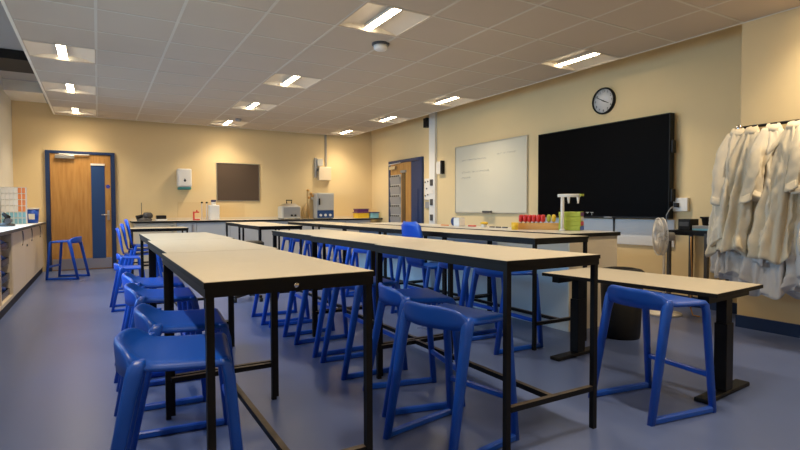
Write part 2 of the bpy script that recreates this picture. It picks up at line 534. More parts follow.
bt.rotation_euler = (-PI / 2, 0, 0)
bt.scale = (1, 1, 1)
dk = lab_table('cream topped black framed table by itself near the oak door', 0.6, 0.85, 0.79)
dk.location = (0.86, 9.42, 0)

# ------------------------------------------------------------------ stools
def make_stool(label):
    t = thing('blue_stool', label, 'stool', group='blue plastic lab stools')
    prof = [(0.168, 0.565), (0.168, 0.588), (0.160, 0.598), (0.145, 0.602), (0.07, 0.603), (0.0, 0.605), (-0.05, 0.607),
            (-0.085, 0.613), (-0.108, 0.628), (-0.128, 0.650), (-0.138, 0.662), (-0.146, 0.665), (-0.153, 0.660), (-0.155, 0.645), (-0.152, 0.60), (-0.150, 0.565)]
    ny = 15
    grid = []
    for k in range(ny):
        y = -0.21 + 0.42 * k / (ny - 1)
        u = abs(y) / 0.21
        lf = max(0.0, 1 - u ** 5) * 0.88 + 0.12
        row = []
        for x, z in prof:
            zz = z
            if z > 0.607:
                zz = 0.607 + (z - 0.607) * lf
            if x < -0.06:
                x = x - 0.048 + 0.068 * u ** 2.0
            if u > 0.97:
                zz -= 0.012
            row.append((x, y, zz))
        grid.append(row)
    s = MB()
    n = len(prof)
    top = [p for r in grid for p in r]
    f = []
    for i in range(ny - 1):
        for j in range(n - 1):
            f.append((i * n + j, (i + 1) * n + j, (i + 1) * n + j + 1, i * n + j + 1))
    s.add(top, f, 0, True)
    so = s.obj('seat', M['blue'], t)
    sd = so.modifiers.new('thick', 'SOLIDIFY')
    sd.thickness = 0.014
    sd.offset = -1
    for sy in (-1, 1):
        lg = MB()
        def ring(p, sx, sy2):
            k = min(sx, sy2) * 0.30
            a_, b_ = sx / 2, sy2 / 2
            return [(p[0] + x, p[1] + y, p[2]) for x, y in
                    [(a_ - k, -b_), (a_ - k * .3, -b_ + k * .3), (a_, -b_ + k), (a_, b_ - k), (a_ - k * .3, b_ - k * .3), (a_ - k, b_), (-a_ + k, b_), (-a_ + k * .3, b_ - k * .3), (-a_, b_ - k), (-a_, -b_ + k), (-a_ + k * .3, -b_ + k * .3), (-a_ + k, -b_)]]
        lg.loft([ring((-0.240, sy * 0.208, 0.0), 0.036, 0.032), ring((-0.142, sy * 0.197, 0.50), 0.046, 0.040), ring((-0.124, sy * 0.194, 0.575), 0.054, 0.044), ring((-0.116, sy * 0.191, 0.605), 0.052, 0.042), ring((-0.110, sy * 0.187, 0.622), 0.034, 0.028)], 0, True)
        lg.obj('leg', M['blue'], t)
        lg = MB()
        lg.loft([ring((0.205, sy * 0.208, 0.0), 0.034, 0.030), ring((0.158, sy * 0.197, 0.54), 0.036, 0.036), ring((0.148, sy * 0.192, 0.585), 0.036, 0.034), ring((0.142, sy * 0.188, 0.601), 0.024, 0.024)], 0, True)
        lg.obj('leg', M['blue'], t)
        MB().xbar((-0.222, sy * 0.208, 0.017), (0.188, sy * 0.208, 0.017), 0.033, 0.029).obj('floor_runner', M['blue'], t)
    MB().xbar((0.188, -0.188, 0.20), (0.188, 0.188, 0.20), 0.030, 0.022).obj('footrest', M['blue'], t)
    return t
st0 = make_stool('x')
STOOLS = []
def D(a):
    return math.radians(a)
# window side bench run
for k, (x, y, a, s) in enumerate([(0.240, 1.965, -9, 1), (0.328, 2.50, -5, 1), (0.32, 3.30, -3, 1), (0.33, 3.90, -2, 1)]):
    STOOLS.append(((x, y, 0), D(a), 'blue plastic stool tucked under the window side bench run, %s from the camera' % ORD[k], s))
for k, (x, y, a, s) in enumerate([(0.29, 6.45, 2, 0.76), (0.35, 7.85, 0, 0.76)]):
    STOOLS.append(((x, y, 0), D(a), 'low blue stool between the window side run and the oak door, %s from the camera' % ORD[k], s))
for k, (x, y, a) in enumerate([(1.445, 1.975, 11), (1.565, 2.52, -12), (1.59, 3.21, -3), (1.60, 3.79, 0), (1.60, 4.50, 0), (1.57, 5.04, -2)]):
    STOOLS.append(((x, y, 0), D(a), 'blue plastic stool along the middle bench run facing the television, %s from the camera' % ORD[k], 1))
for k, (x, y, a) in enumerate([(2.80, 3.15, -2), (2.83, 3.70, 0), (2.87, 4.90, 2), (2.88, 5.64, 0), (2.89, 6.22, 0), (2.91, 6.86, -2), (2.92, 7.46, 0), (2.94, 8.12, 0), (2.95, 8.68, 0)]):
    STOOLS.append(((x, y, 0), D(a), 'blue plastic stool along the demonstration bench side run, %s from the camera' % ORD[k], 1))
STOOLS.append(((2.65, 1.755, 0), D(-8), 'blue plastic stool at the low height adjustable table', 1))
STOOLS.append(((-0.445, 9.80, 0), D(160), 'blue plastic stool standing alone before the oak door', 1))
for k, (loc, a, lab, s) in enumerate(STOOLS):
    if k == 0:
        st0.location = loc; st0.rotation_euler = (0, 0, a); st0['label'] = lab
    else:
        dup(st0, loc, a, lab, scale=(s, s, s) if s != 1 else None)

# ------------------------------------------------------------------ blue chairs
def make_chair(label, group=None):
    t = thing('blue_chair', label, 'chair', group=group)
    def sheet(prof, wf, th):
        ny = 11
        m = MB()
        n = len(prof)
        v = []
        for k in range(ny):
            u = -1 + 2 * k / (ny - 1)
            for q, (x, z) in enumerate(prof):
                w_ = wf(q / (n - 1))
                v.append((x + 0.03 * u * u * (q / (n - 1)), u * w_, z))
        f = []
        for i in range(ny - 1):
            for j in range(n - 1):
                f.append((i * n + j, (i + 1) * n + j, (i + 1) * n + j + 1, i * n + j + 1))
        m.add(v, f, 0, True)
        return m
    o = sheet([(0.22, 0.435), (0.21, 0.452), (0.12, 0.458), (0.0, 0.450), (-0.12, 0.448), (-0.18, 0.455)], lambda q: 0.193 - 0.005 * q, 0.02).obj('seat', M['blue'], t)
    sd = o.modifiers.new('thick', 'SOLIDIFY'); sd.thickness = 0.02
    o = sheet([(-0.185, 0.46), (-0.205, 0.52), (-0.222, 0.60), (-0.240, 0.70), (-0.262, 0.79), (-0.275, 0.825)],
              lambda q: 0.13 + 0.085 * math.sin(PI * min(1, 0.12 + q * 0.72)) - (0.045 if q > 0.99 else 0), 0.02).obj('backrest', M['blue'], t)
    sd = o.modifiers.new('thick', 'SOLIDIFY'); sd.thickness = 0.018
    for sy in (-1, 1):
        MB().limb((0.235, sy * 0.236, 0.0), (0.17, sy * 0.212, 0.452), (0.030, 0.030), (0.036, 0.034)).obj('leg', M['blue'], t)
        MB().limb((-0.255, sy * 0.236, 0.0), (-0.15, sy * 0.208, 0.452), (0.030, 0.030), (0.038, 0.034)).obj('leg', M['blue'], t)
    return t
ch0 = make_chair('blue plastic chair at the bottom of the stack near the oak door', 'stacked blue chairs')
ch0.location = (0.50, 8.50, 0)
dup(ch0, (0.556, 8.50, 0.062), 0, 'blue plastic chair second up in the stack near the oak door')
dup(ch0, (0.612, 8.50, 0.124), 0, 'blue plastic chair topmost of the stack near the oak door')
c4 = dup(ch0, (2.91, 4.35, 0.0), D(0), 'tall blue plastic chair whose back rises between two bench runs', scale=(1, 0.85, 1.17))
c4['group'] = 'loose blue chairs'

t = thing('swivel_stool', 'round black swivel stool behind the window side bench run', 'stool', (1.57, 6.32, 0))
MB().lathe([(0.0, 0.645), (0.165, 0.645), (0.18, 0.66), (0.178, 0.69), (0.15, 0.705), (0.0, 0.71)], n=28).obj('seat', M['plastic_bk'], t)
MB().cyl((0, 0, 0.09), (0, 0, 0.6445), 0.025).obj('column', M['plastic_bk'], t)
for k in range(5):
    a = 2 * PI * k / 5
    MB().xbar((0.02 * math.cos(a), 0.02 * math.sin(a), 0.075), (0.25 * math.cos(a), 0.25 * math.sin(a), 0.06), 0.03, 0.035).obj('leg', M['plastic_bk'], t)
    MB().cyl((0.25 * math.cos(a), 0.25 * math.sin(a), 0.0), (0.25 * math.cos(a), 0.25 * math.sin(a), 0.0435), 0.02).obj('foot', M['plastic_bk'], t)

# ------------------------------------------------------------------ height adjustable table
t = thing('height_adjustable_table', 'low cream topped table on two black lifting columns beside a stool', 'table', (3.12, 2.145, 0), D(5))
tp = MB()
tp.box(-0.30, 0.30, -0.59, 0.59, 0.605, 0.6265, 1).box(-0.297, 0.297, -0.587, 0.587, 0.6265, 0.628, 0)
tp.obj('tabletop', [M['laminate'], M['edge']], t)
for sy in (-1, 1):
    y = sy * 0.50
    cm = MB().box(-0.045, 0.045, y - 0.035, y + 0.035, 0.025, 0.42)
    lg = cm.obj('leg', M['black'], t, 0.004)
    B(-0.037, 0.037, y - 0.028, y + 0.028, 0.4205, 0.56).obj('inner_column', M['black'], lg)
    B(-0.27, 0.27, y - 0.04, y + 0.04, 0.0, 0.0245).obj('foot', M['black'], lg, 0.006)
    B(-0.26, 0.26, y - 0.03, y + 0.03, 0.5605, 0.6045).obj('top_bracket', M['black'], lg)
B(-0.04, 0.04, -0.46, 0.46, 0.565, 0.6045).obj('cross_rail', M['black'], t)

# ------------------------------------------------------------------ demonstration bench
ZD = 0.87
t = thing('demonstration_bench', 'long pale demonstration bench with black edged top below the whiteboard', 'bench', (0, 0, 0))
B(3.58, 4.22, 3.17, 7.4, 0.0, ZD - 0.035).obj('carcass', M['benchend'], t)
B(3.565, 3.5795, 3.17, 7.4, 0.0, ZD - 0.035).obj('front_panel', M['benchfront'], t)
tp = MB().box(3.55, 4.235, 3.145, 7.42, ZD - 0.0345, ZD - 0.001, 1)
tp.box(3.555, 4.23, 3.15, 7.415, ZD - 0.001, ZD, 0)
tp.obj('worktop', [M['worktop'], M['edge']], t)

# ------------------------------------------------------------------ wall counter along the back
ZB = 0.88
t = thing('back_counter', 'long worktop with dark edge along the back wall', 'worktop', (0, 0, 0))
tp = MB().box(0.52, XR - 0.05, 10.42, YB - 0.021, ZB - 0.03, ZB - 0.001, 1)
tp.box(0.522, XR - 0.052, 10.424, YB - 0.022, ZB - 0.001, ZB, 0)
tp.obj('worktop', [M['worktop'], M['edge']], t)
B(0.53, XR - 0.06, YB - 0.035, YB - 0.0215, ZB + 0.0005, ZB + 0.05).obj('upstand', M['cabinet'], t)
xs = [0.56, 1.27, 1.62, 2.24, 2.86, 3.48, 4.10, 4.72, 5.34]
for k in range(len(xs) - 1):
    a, b = xs[k], xs[k + 1]
    m = M['cabinet'] if k == 0 else M['cabgrey']
    cb = thing('base_cabinet', '%s base cabinet under the back worktop, %s from the oak door' % ('cream' if k == 0 else 'pale grey', ORD[k]), 'cabinet', (0, 0, 0), group='back wall base cabinets')
    B(a + 0.002, b - 0.002, 10.50, YB - 0.03, 0.0, ZB - 0.031).obj('carcass', m, cb)
    do = B(a + 0.004, b - 0.004, 10.478, 10.4995, 0.10, ZB - 0.035).obj('door', m, cb, 0.002)
    B(b - 0.09, b - 0.075, 10.455, 10.4775, 0.66, 0.80).obj('handle', M['steel'], do)
struct(B(1.36, 2.66, YB - 0.012, YB - 0.001, ZB + 0.052, 1.24).obj('trim_5', mat('beige_splashback', (0.74, 0.56, 0.30), 0.45)))

# ------------------------------------------------------------------ counter along the window side
ZL = 0.88
t = thing('window_counter', 'white worktop along the window side with dark edge', 'worktop', (0, 0, 0))
tp = MB().box(XL + 0.001, -0.80, 1.0, YB - 0.06, ZL - 0.035, ZL - 0.001, 1)
tp.box(XL + 0.002, -0.804, 1.0, YB - 0.065, ZL - 0.001, ZL, 0)
tp.obj('worktop', [M['whitep'], M['dkgrey']], t)
ysd = [7.25, 8.45, 9.65, 10.95]
for k in range(3):
    a, b = ysd[k], ysd[k + 1]
    cb = thing('low_cupboard', 'cream cupboard with round finger pull under the window worktop, %s from the oak door' % ORD[2 - k], 'cabinet', (0, 0, 0), group='window side cupboards')
    B(XL + 0.005, -0.862, a + 0.002, b - 0.002, 0.10, ZL - 0.036).obj('carcass', M['cabinet'], cb)
    B(XL + 0.005, -0.860, a + 0.002, b - 0.002, 0.0, 0.0995).obj('plinth', M['black'], cb)
    do = B(-0.8615, -0.842, a + 0.004, b - 0.004, 0.105, ZL - 0.04).obj('door', M['cabinet'], cb, 0.003)
    yc = (a + b) / 2 + (0.1 if k else 0.25)
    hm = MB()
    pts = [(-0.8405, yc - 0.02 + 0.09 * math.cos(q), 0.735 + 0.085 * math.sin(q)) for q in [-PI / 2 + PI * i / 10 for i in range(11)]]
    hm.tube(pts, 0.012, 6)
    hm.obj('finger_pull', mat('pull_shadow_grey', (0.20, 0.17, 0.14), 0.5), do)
    if k == 1:
        B(-0.8415, -0.832, a + 0.1, a + 0.16, 0.60, 0.63).obj('lock', M['dkgrey'], do)
cb = thing('tray_unit', 'open cream tray unit of dark drawers beside the cupboards', 'storage unit', (0, 0, 0))
fr = MB()
fr.box(XL + 0.005, -0.845, 7.20, 7.246, 0.10, ZL - 0.036).box(XL + 0.005, -0.845, 5.6, 5.646, 0.10, ZL - 0.036)
fr.box(XL + 0.005, -0.845, 5.646, 7.20, 0.10, 0.14).box(XL + 0.005, XL + 0.02, 5.646, 7.20, 0.14, ZL - 0.036)
fr.box(XL + 0.02, -0.845, 6.40, 6.43, 0.14, ZL - 0.036)
fr.obj('carcass', M['cabinet'], cb)
B(XL + 0.005, -0.860, 5.6, 7.246, 0.0, 0.0995).obj('plinth', M['black'], cb)
kk = 0
for col, (a, b) in enumerate([(5.66, 6.39), (6.44, 7.19)]):
    for r in range(4):
        z = 0.15 + r * 0.172
        tr = thing('storage_tray', '%s tray of blue packets in the open unit under the window worktop, %s column' % (['lowest', 'second lowest', 'second highest', 'highest'][r], ['near', 'far'][col]), 'tray', (0, 0, 0), group='trays in the open unit')
        m_ = MB()
        m_.box(-1.20, -0.87, a, b, z, z + 0.006).box(-0.876, -0.87, a, b, z + 0.006, z + 0.07)
        m_.box(-1.20, -1.194, a, b, z + 0.006, z + 0.07).box(-1.194, -0.876, a, a + 0.006, z + 0.006, z + 0.07).box(-1.194, -0.876, b - 0.006, b, z + 0.006, z + 0.07)
        m_.obj('tray_body', M['blkglass'], tr)
        for q in range(3):
            yy = a + 0.13 + q * 0.24
            bg = MB()
            rr = random.Random(kk * 7 + q)
            rings = []
            for i in range(7):
                s_ = math.sin(PI * (i + 0.4) / 7.0)
                rings.append([(-0.99 + 0.10 * s_ * math.cos(w_) * rr.uniform(0.85, 1.1), yy + 0.10 * s_ * math.sin(w_) * rr.uniform(0.85, 1.1), z + 0.010 + 0.125 * i / 6) for w_ in [2 * PI * j / 10 for j in range(10)]])
            bg.loft(rings, 0, True)
            bg.obj('packet', [M['bluebag'], M['cyan'], M['white']][(kk + q) % 3 if (kk + q) % 5 == 0 else 0], tr)
        kk += 1

# things on the window counter
t = thing('parts_rack', 'white grid rack of orange and pale blue drawers on the window worktop', 'rack', (-1.085, 9.6, ZL), 0)
W_, H_ = 0.30, 0.55
fr = MB()
for i in range(7):
    x = -W_ / 2 + W_ * i / 6
    fr.box(x - 0.004, x + 0.004, -0.06, 0.06, 0, H_)
for i in range(7):
    z = H_ * i / 6
    for j in range(6):
        fr.box(-W_ / 2 + W_ * j / 6 + 0.004, -W_ / 2 + W_ * (j + 1) / 6 - 0.004, -0.06, 0.06, max(0, z - 0.004), max(0.004, z))
fr.obj('frame', M['whitep'], t)
for r in range(6):
    for q in range(6):
        m = M['cyan'] if r < 2 else (M['orange'] if q >= 4 else M['white'])
        x = -W_ / 2 + W_ * (q + 0.5) / 6
        B(x - 0.020, x + 0.020, -0.052, 0.05, H_ * r / 6 + 0.006, H_ * r / 6 + 0.085).obj('drawer', m, t)
t = thing('blue_tub', 'blue plastic tub with white lid and label on the window worktop', 'tub', (-0.925, 10.2, ZL))
MB().lathe([(0.085, 0), (0.10, 0.22)], n=24).obj('body', M['blue'], t)
MB().lathe([(0.107, 0.2205), (0.107, 0.245), (0.0, 0.248)], n=24).obj('lid', M['white'], t)
lb = MB()
lb.loft([[(0.0935 * math.cos(q), 0.0935 * math.sin(q), 0.06) for q in [-PI * 0.62 + PI * 0.28 * i / 8 for i in range(9)]],
         [(0.1005 * math.cos(q), 0.1005 * math.sin(q), 0.15) for q in [-PI * 0.62 + PI * 0.28 * i / 8 for i in range(9)]]], 0, True, False, closed=False)
lb.obj('paper_label', M['white'], t)
t = thing('microscope_parts', 'dark heap of small black apparatus on the window worktop corner', 'apparatus', (-1.03, 8.3, ZL))
MB().lathe([(0.10, 0), (0.10, 0.03), (0.03, 0.05)], (0, 0, 0), 18).obj('base', M['dkgrey'], t)
MB().tube([(0, 0, 0.05), (0.02, 0.03, 0.12), (-0.03, 0.0, 0.17)], [0.03, 0.035, 0.02], 10).obj('arm', M['plastic_bk'], t)
MB().cyl((0.03, -0.1, 0.07), (0.03, 0.1, 0.07), 0.035).obj('barrel', M['dkgrey'], t)

# ------------------------------------------------------------------ things on the back counter
yb = 10.75
t = thing('retort_apparatus', 'dark apparatus with upright rod on the worktop beside the oak door', 'apparatus', (0.72, yb, ZB + 0.001))
MB().lathe([(0.13, 0), (0.13, 0.035), (0.05, 0.06), (0.04, 0.09)], (0.03, 0, 0), 20).obj('base', M['dkgrey'], t)
MB().cyl((-0.02, 0, 0.03), (-0.02, 0, 0.34), 0.006).obj('rod', M['dkgrey'], t)
MB().lathe([(0.03, 0), (0.085, 0.03), (0.095, 0.08), (0.06, 0.125), (0.0, 0.13)], (0.08, 0.01, 0.03), 16).obj('clamp_body', M['dkgrey'], t)
MB().cyl((-0.11, -0.02, 0.06), (-0.01, 0.0, 0.09), 0.04, 0.03).obj('side_lamp', M['plastic_bk'], t)
t = thing('balance', 'small black box on a white base beside the dark apparatus on the back worktop', 'balance', (1.03, yb, ZB + 0.001))
B(-0.10, 0.10, -0.09, 0.09, 0, 0.03).obj('base', M['white'], t, 0.006)
B(-0.085, 0.085, -0.08, 0.08, 0.0305, 0.10).obj('housing', M['plastic_bk'], t, 0.008)
t = thing('red_dispenser', 'red framed bottle holder on the back worktop under the hand towel dispenser', 'holder', (1.66, yb, ZB + 0.001))
r = MB().box(-0.06, -0.035, -0.03, 0.03, 0, 0.17).box(-0.035, 0.06, -0.03, 0.03, 0, 0.025).box(-0.035, 0.05, -0.03, 0.03, 0.145, 0.17)
r.obj('frame', M['red'], t, 0.004)
MB().cyl((0.01, 0, 0.17), (0.01, 0, 0.20), 0.012).obj('cap', M['red'], t)
t = thing('water_container', 'white water container with dark blue cap and taps on the back worktop', 'container', (1.985, yb, ZB + 0.001))
MB().box(-0.095, 0.095, -0.12, 0.12, 0, 0.30).obj('body', M['white'], t, 0.02)
MB().cyl((0.0, 0, 0.30), (0.0, 0, 0.36), 0.045).obj('neck', M['white'], t)
MB().cyl((0.0, 0, 0.3605), (0.0, 0, 0.40), 0.05).obj('cap', mat('navy_cap', (0.02, 0.02, 0.10), 0.4), t)
t = thing('lab_tap', 'pair of slim pale taps with black knobs at the back sink', 'tap', (1.80, yb + 0.05, ZB + 0.001))
for x in (-0.03, 0.06):
    p = MB().tube([(x, 0, 0), (x, 0, 0.30), (x, -0.03, 0.335)], 0.011).obj('spout', M['white'], t)
    MB().lathe([(0.0, 0), (0.022, 0.01), (0.022, 0.03), (0.0, 0.04)], (x, -0.03, 0.325), 12).obj('knob', M['plastic_bk'], p)
t = thing('water_bath', 'grey water bath with lid and dark handle on the back worktop', 'water bath', (3.53, yb, ZB + 0.001))
B(-0.20, 0.20, -0.16, 0.16, 0.012, 0.27).obj('body', M['ltgrey'], t, 0.012)
B(-0.17, 0.19, -0.162, -0.1605, 0.04, 0.25).obj('control_panel', M['grey'], t)
lid = MB().add([(-0.18, -0.13, 0.271), (0.18, -0.13, 0.271), (0.18, 0.13, 0.271), (-0.18, 0.13, 0.271), (-0.11, -0.07, 0.33), (0.11, -0.07, 0.33), (0.11, 0.07, 0.33), (-0.11, 0.07, 0.33)],
        [(0, 1, 5, 4), (1, 2, 6, 5), (2, 3, 7, 6), (3, 0, 4, 7), (4, 5, 6, 7), (3, 2, 1, 0)]).obj('lid', M['steel'], t)
MB().tube([(-0.05, 0, 0.33), (-0.06, 0, 0.40), (0.06, 0, 0.40), (0.05, 0, 0.33)], 0.014).obj('handle', M['plastic_bk'], lid)
for x in (0.0, 0.08):
    MB().cyl((x, -0.1625, 0.08), (x, -0.185, 0.08), 0.02).obj('knob', M['plastic_bk'], t)
for sx in (-1, 1):
    B(sx * 0.18 - 0.02, sx * 0.18 + 0.02, -0.12, 0.12, 0, 0.0115).obj('foot', M['plastic_bk'], t)
t = thing('incubator', 'grey oven with dark door handle and blue control strip on the back worktop', 'oven', (4.28, yb, ZB + 0.001))
B(-0.20, 0.20, -0.2, 0.2, 0.01, 0.56).obj('body', M['ltgrey'], t, 0.008)
dr = B(-0.19, 0.19, -0.216, -0.2005, 0.19, 0.54).obj('door', M['ltgrey'], t, 0.006)
B(-0.165, -0.135, -0.245, -0.2165, 0.30, 0.44).obj('handle', M['plastic_bk'], dr, 0.005)
cp = B(-0.19, 0.19, -0.212, -0.2005, 0.02, 0.18).obj('control_panel', mat('panel_blue', (0.02, 0.07, 0.22), 0.4), t, 0.003)
for x in (-0.12, -0.01, 0.10):
    MB().cyl((x, -0.2125, 0.08), (x, -0.235, 0.08), 0.028).obj('dial', M['white'], cp)
B(-0.18, 0.18, -0.18, 0.18, 0.0, 0.0095).obj('foot', M['plastic_bk'], t)
t = thing('clamp_stand', 'wooden clamp stand with upright rods beside the grey oven', 'stand', (3.98, yb, ZB + 0.001))
B(-0.09, 0.07, -0.08, 0.08, 0, 0.018).obj('base', M['woodlt'], t)
for x, h in ((-0.035, 0.60), (0.03, 0.54), (0.065, 0.42)):
    B(x - 0.014, x + 0.014, -0.014, 0.014, 0.0185, h).obj('upright', M['woodlt'], t)
for x, z in ((-0.035, 0.62), (0.03, 0.55), (-0.01, 0.46), (0.06, 0.50)):
    MB().lathe([(0.0, -0.03), (0.03, -0.02), (0.03, 0.02), (0.0, 0.03)], (x, -0.03, z), 10).obj('clamp_head', M['wood'], t)
MB().tube([(-0.09, -0.02, 0.0185), (-0.10, -0.02, 0.2), (-0.07, -0.02, 0.34)], [0.05, 0.04, 0.01], 10).obj('cone', M['woodlt'], t)
def tub(label, x, y, z, col, lid, sx=0.16, h=0.085):
    t = thing('storage_tub', label, 'tub', (x, y, z), group='tubs in the back corner')
    B(-sx, sx, -0.12, 0.12, 0, h).obj('body', col, t, 0.012)
    B(-sx - 0.008, sx + 0.008, -0.128, 0.128, h + 0.0005, h + 0.022).obj('lid', lid, t, 0.004)
tub('yellow tub with purple lid in the back corner of the worktop', 5.24, yb, ZB + 0.001, M['yellow'], M['purple'], 0.15, 0.12)
tub('purple tub stacked on the yellow tub in the back corner', 5.24, yb, ZB + 0.145, M['purple'], M['purple'], 0.135, 0.05)
tub('pale blue tub with dark blue lid in the back corner of the worktop', 5.51, yb - 0.08, ZB + 0.001, M['cyan'], M['bluepanel'], 0.09, 0.115)

# ------------------------------------------------------------------ things on the back wall
t = thing('paper_towel_dispenser', 'white paper towel dispenser with teal base on the back wall', 'dispenser', (1.475, YB, 1.48))
B(-0.13, 0.13, -0.20, -0.001, 0.055, 0.41).obj('cover', M['white'], t, 0.025)
MB().box(-0.12, 0.12, -0.19, -0.005, 0.0, 0.0545).obj('tray', M['teal'], t, 0.02)
MB().add([(0, -0.2015, 0.22), (0.022, -0.2015, 0.175), (0.015, -0.2015, 0.155), (-0.015, -0.2015, 0.155), (-0.022, -0.2015, 0.175), (0, -0.204, 0.22), (0.022, -0.204, 0.175), (0.015, -0.204, 0.155), (-0.015, -0.204, 0.155), (-0.022, -0.204, 0.175)],
         [(4, 3, 2, 1, 0), (5, 6, 7, 8, 9), (0, 1, 6, 5), (1, 2, 7, 6), (2, 3, 8, 7), (3, 4, 9, 8), (4, 0, 5, 9)]).obj('window', M['plastic_bk'], t)
t = thing('notice_board', 'blank brown felt notice board with thin metal frame on the back wall', 'notice board', (2.54, YB, 1.655))
B(-0.425, 0.425, -0.018, -0.001, -0.38, 0.38).obj('felt', M['felt'], t)
f = MB()
f.box(-0.44, -0.4255, -0.024, -0.001, -0.395, 0.395).box(0.4255, 0.44, -0.024, -0.001, -0.395, 0.395)
f.box(-0.4255, 0.4255, -0.024, -0.001, 0.3805, 0.395).box(-0.4255, 0.4255, -0.024, -0.001, -0.395, -0.3805)
f.obj('frame', M['alu'], t)
t = thing('isolator_box', 'cream electrical isolator box under a conduit on the back wall', 'electrical box', (4.43, YB, 1.9))
B(-0.14, 0.15, -0.12, -0.001, -0.16, 0.14).obj('box', M['cabinet'], t, 0.008)
B(-0.17, -0.145, -0.10, -0.04, 0.04, 0.1).obj('switch', M['dkgrey'], t)
B(-0.16, -0.03, -0.07, -0.001, 0.16, 0.32).obj('outlet_box', M['ltgrey'], t, 0.006)
B(-0.21, -0.165, -0.045, -0.001, -0.1, 0.34).obj('cable_cover', M['grey'], t)
struct(B(4.475, 4.515, YB - 0.035, YB - 0.001, 2.045, 2.95).obj('trim_6', mat('conduit', (0.35, 0.32, 0.27), 0.5)))

# ------------------------------------------------------------------ things on the television wall
t = thing('wall_screen', 'very large black display screen on the wall beside the whiteboard', 'screen', (XR, 4.51, 1.565))
B(-0.115, -0.03, -1.008, 1.008, -0.598, 0.598).obj('housing', M['plastic_bk'], t, 0.006)
B(-0.118, -0.1155, -0.995, 0.995, -0.575, 0.585).obj('screen', M['screen'], t)
B(-0.1195, -0.1155, -0.26, -0.14, -0.592, -0.580).obj('badge', M['grey'], t)
mk = MB()
mk.box(-0.1195, -0.1181, 0.02, 0.07, -0.530, -0.524).box(-0.1195, -0.1181, 0.042, 0.048, -0.560, -0.531)
mk.box(-0.1195, -0.1181, 0.09, 0.14, -0.530, -0.524).box(-0.1195, -0.1181, 0.112, 0.118, -0.545, -0.531)
mk.obj('on_screen_marks', M['ltgrey'], t)
MB().tube([(-0.03, -0.22, -0.59), (-0.026, -0.22, -0.75), (-0.026, -0.21, -0.88)], 0.012).obj('cable', M['dkgrey'], t)
for z in (0.22, -0.33):
    B(-0.10, -0.04, -1.033, -1.0085, z - 0.07, z + 0.07).obj('side_speaker', M['plastic_bk'], t, 0.004)
for y in (-0.5, 0.5):
    B(-0.0295, -0.001, y - 0.1, y + 0.1, -0.3, 0.3).obj('bracket', M['dkgrey'], t)
# whiteboard with faint handwriting
t = thing('whiteboard', 'white dry wipe board with faint pen lines on the wall', 'whiteboard', (XR, 6.75, 1.61))
B(-0.02, -0.001, -0.905, 0.905, -0.585, 0.585).obj('board', M['board'], t)
f = MB()
f.box(-0.026, -0.001, -0.918, -0.9055, -0.598, 0.598).box(-0.026, -0.001, 0.9055, 0.918, -0.598, 0.598)
f.box(-0.026, -0.001, -0.9055, 0.9055, 0.5855, 0.598).box(-0.026, -0.001, -0.9055, 0.9055, -0.598, -0.5855)
f.obj('frame', M['alu'], t)
rr = random.Random(3)
hw = MB()
def scribble(y0, z, words):
    y = y0
    for n in words:
        p = []
        for q in range(n * 4):
            p.append((-0.0212, y, z + rr.uniform(-0.5, 0.9) * 0.022 * (1.6 if rr.random() < 0.12 else 1)))
            y -= 0.0105
        hw.tube(p, 0.0022, 4)
        y -= 0.04
scribble(0.72, 0.33, [3, 12])
scribble(-0.22, 0.37, [3, 1, 5])
scribble(0.72, 0.12, [6, 2, 1, 6])
scribble(0.72, 0.02, [6])
hw.obj('handwriting', M['pen'], t)
tr = B(-0.085, -0.0265, -0.16, 0.12, -0.60, -0.588).obj('pen_tray', M['alu'], t)
B(-0.075, -0.035, -0.12, 0.09, -0.5875, -0.556).obj('board_eraser', M['dkgrey'], tr, 0.004)
# clock
t = thing('wall_clock', 'round black rimmed wall clock above the display screen', 'clock', (XR, 4.465, 2.472))
ring = []
def rot(p):      # lathe axis z -> -x
    return (-p[2], p[0], p[1])
def lathe_x(prof, n=40, cap=True):
    m = MB()
    m.lathe(prof, n=n, cap=cap)
    m.v = [rot(p) for p in m.v]
    return m
lathe_x([(0.135, 0.001), (0.168, 0.001), (0.172, 0.02), (0.166, 0.042), (0.154, 0.045), (0.150, 0.03)], 48, False).obj('rim', M['plastic_bk'], t)
lathe_x([(0.0, 0.020), (0.152, 0.020), (0.152, 0.024), (0.0, 0.024)], 48).obj('dial', M['clockface'], t)
def hand(a, l, w_, name):
    a = math.radians(a)
    # clock-wise seen from the room: to the viewer's right is -y
    dx, dz = -math.sin(a), math.cos(a)
    px, pz = dz, -dx
    v = []
    for s, wd in ((-0.03, w_), (l, w_ * 0.5)):
        for k in (-1, 1):
            v.append((dx * s + px * wd * k, dz * s + pz * wd * k))
    pts = [(-0.0262, *v[0]), (-0.0262, *v[1]), (-0.0262, *v[3]), (-0.0262, *v[2]), (-0.0285, *v[0]), (-0.0285, *v[1]), (-0.0285, *v[3]), (-0.0285, *v[2])]
    MB().add(pts, [(0, 1, 2, 3), (7, 6, 5, 4), (0, 4, 5, 1), (1, 5, 6, 2), (2, 6, 7, 3), (3, 7, 4, 0)]).obj(name, M['plastic_bk'], t)
hand(115, 0.085, 0.006, 'hour_hand')
hand(300, 0.118, 0.005, 'minute_hand')
lathe_x([(0.0, 0.024), (0.008, 0.024), (0.008, 0.031), (0.0, 0.031)], 12).obj('hub', M['plastic_bk'], t)
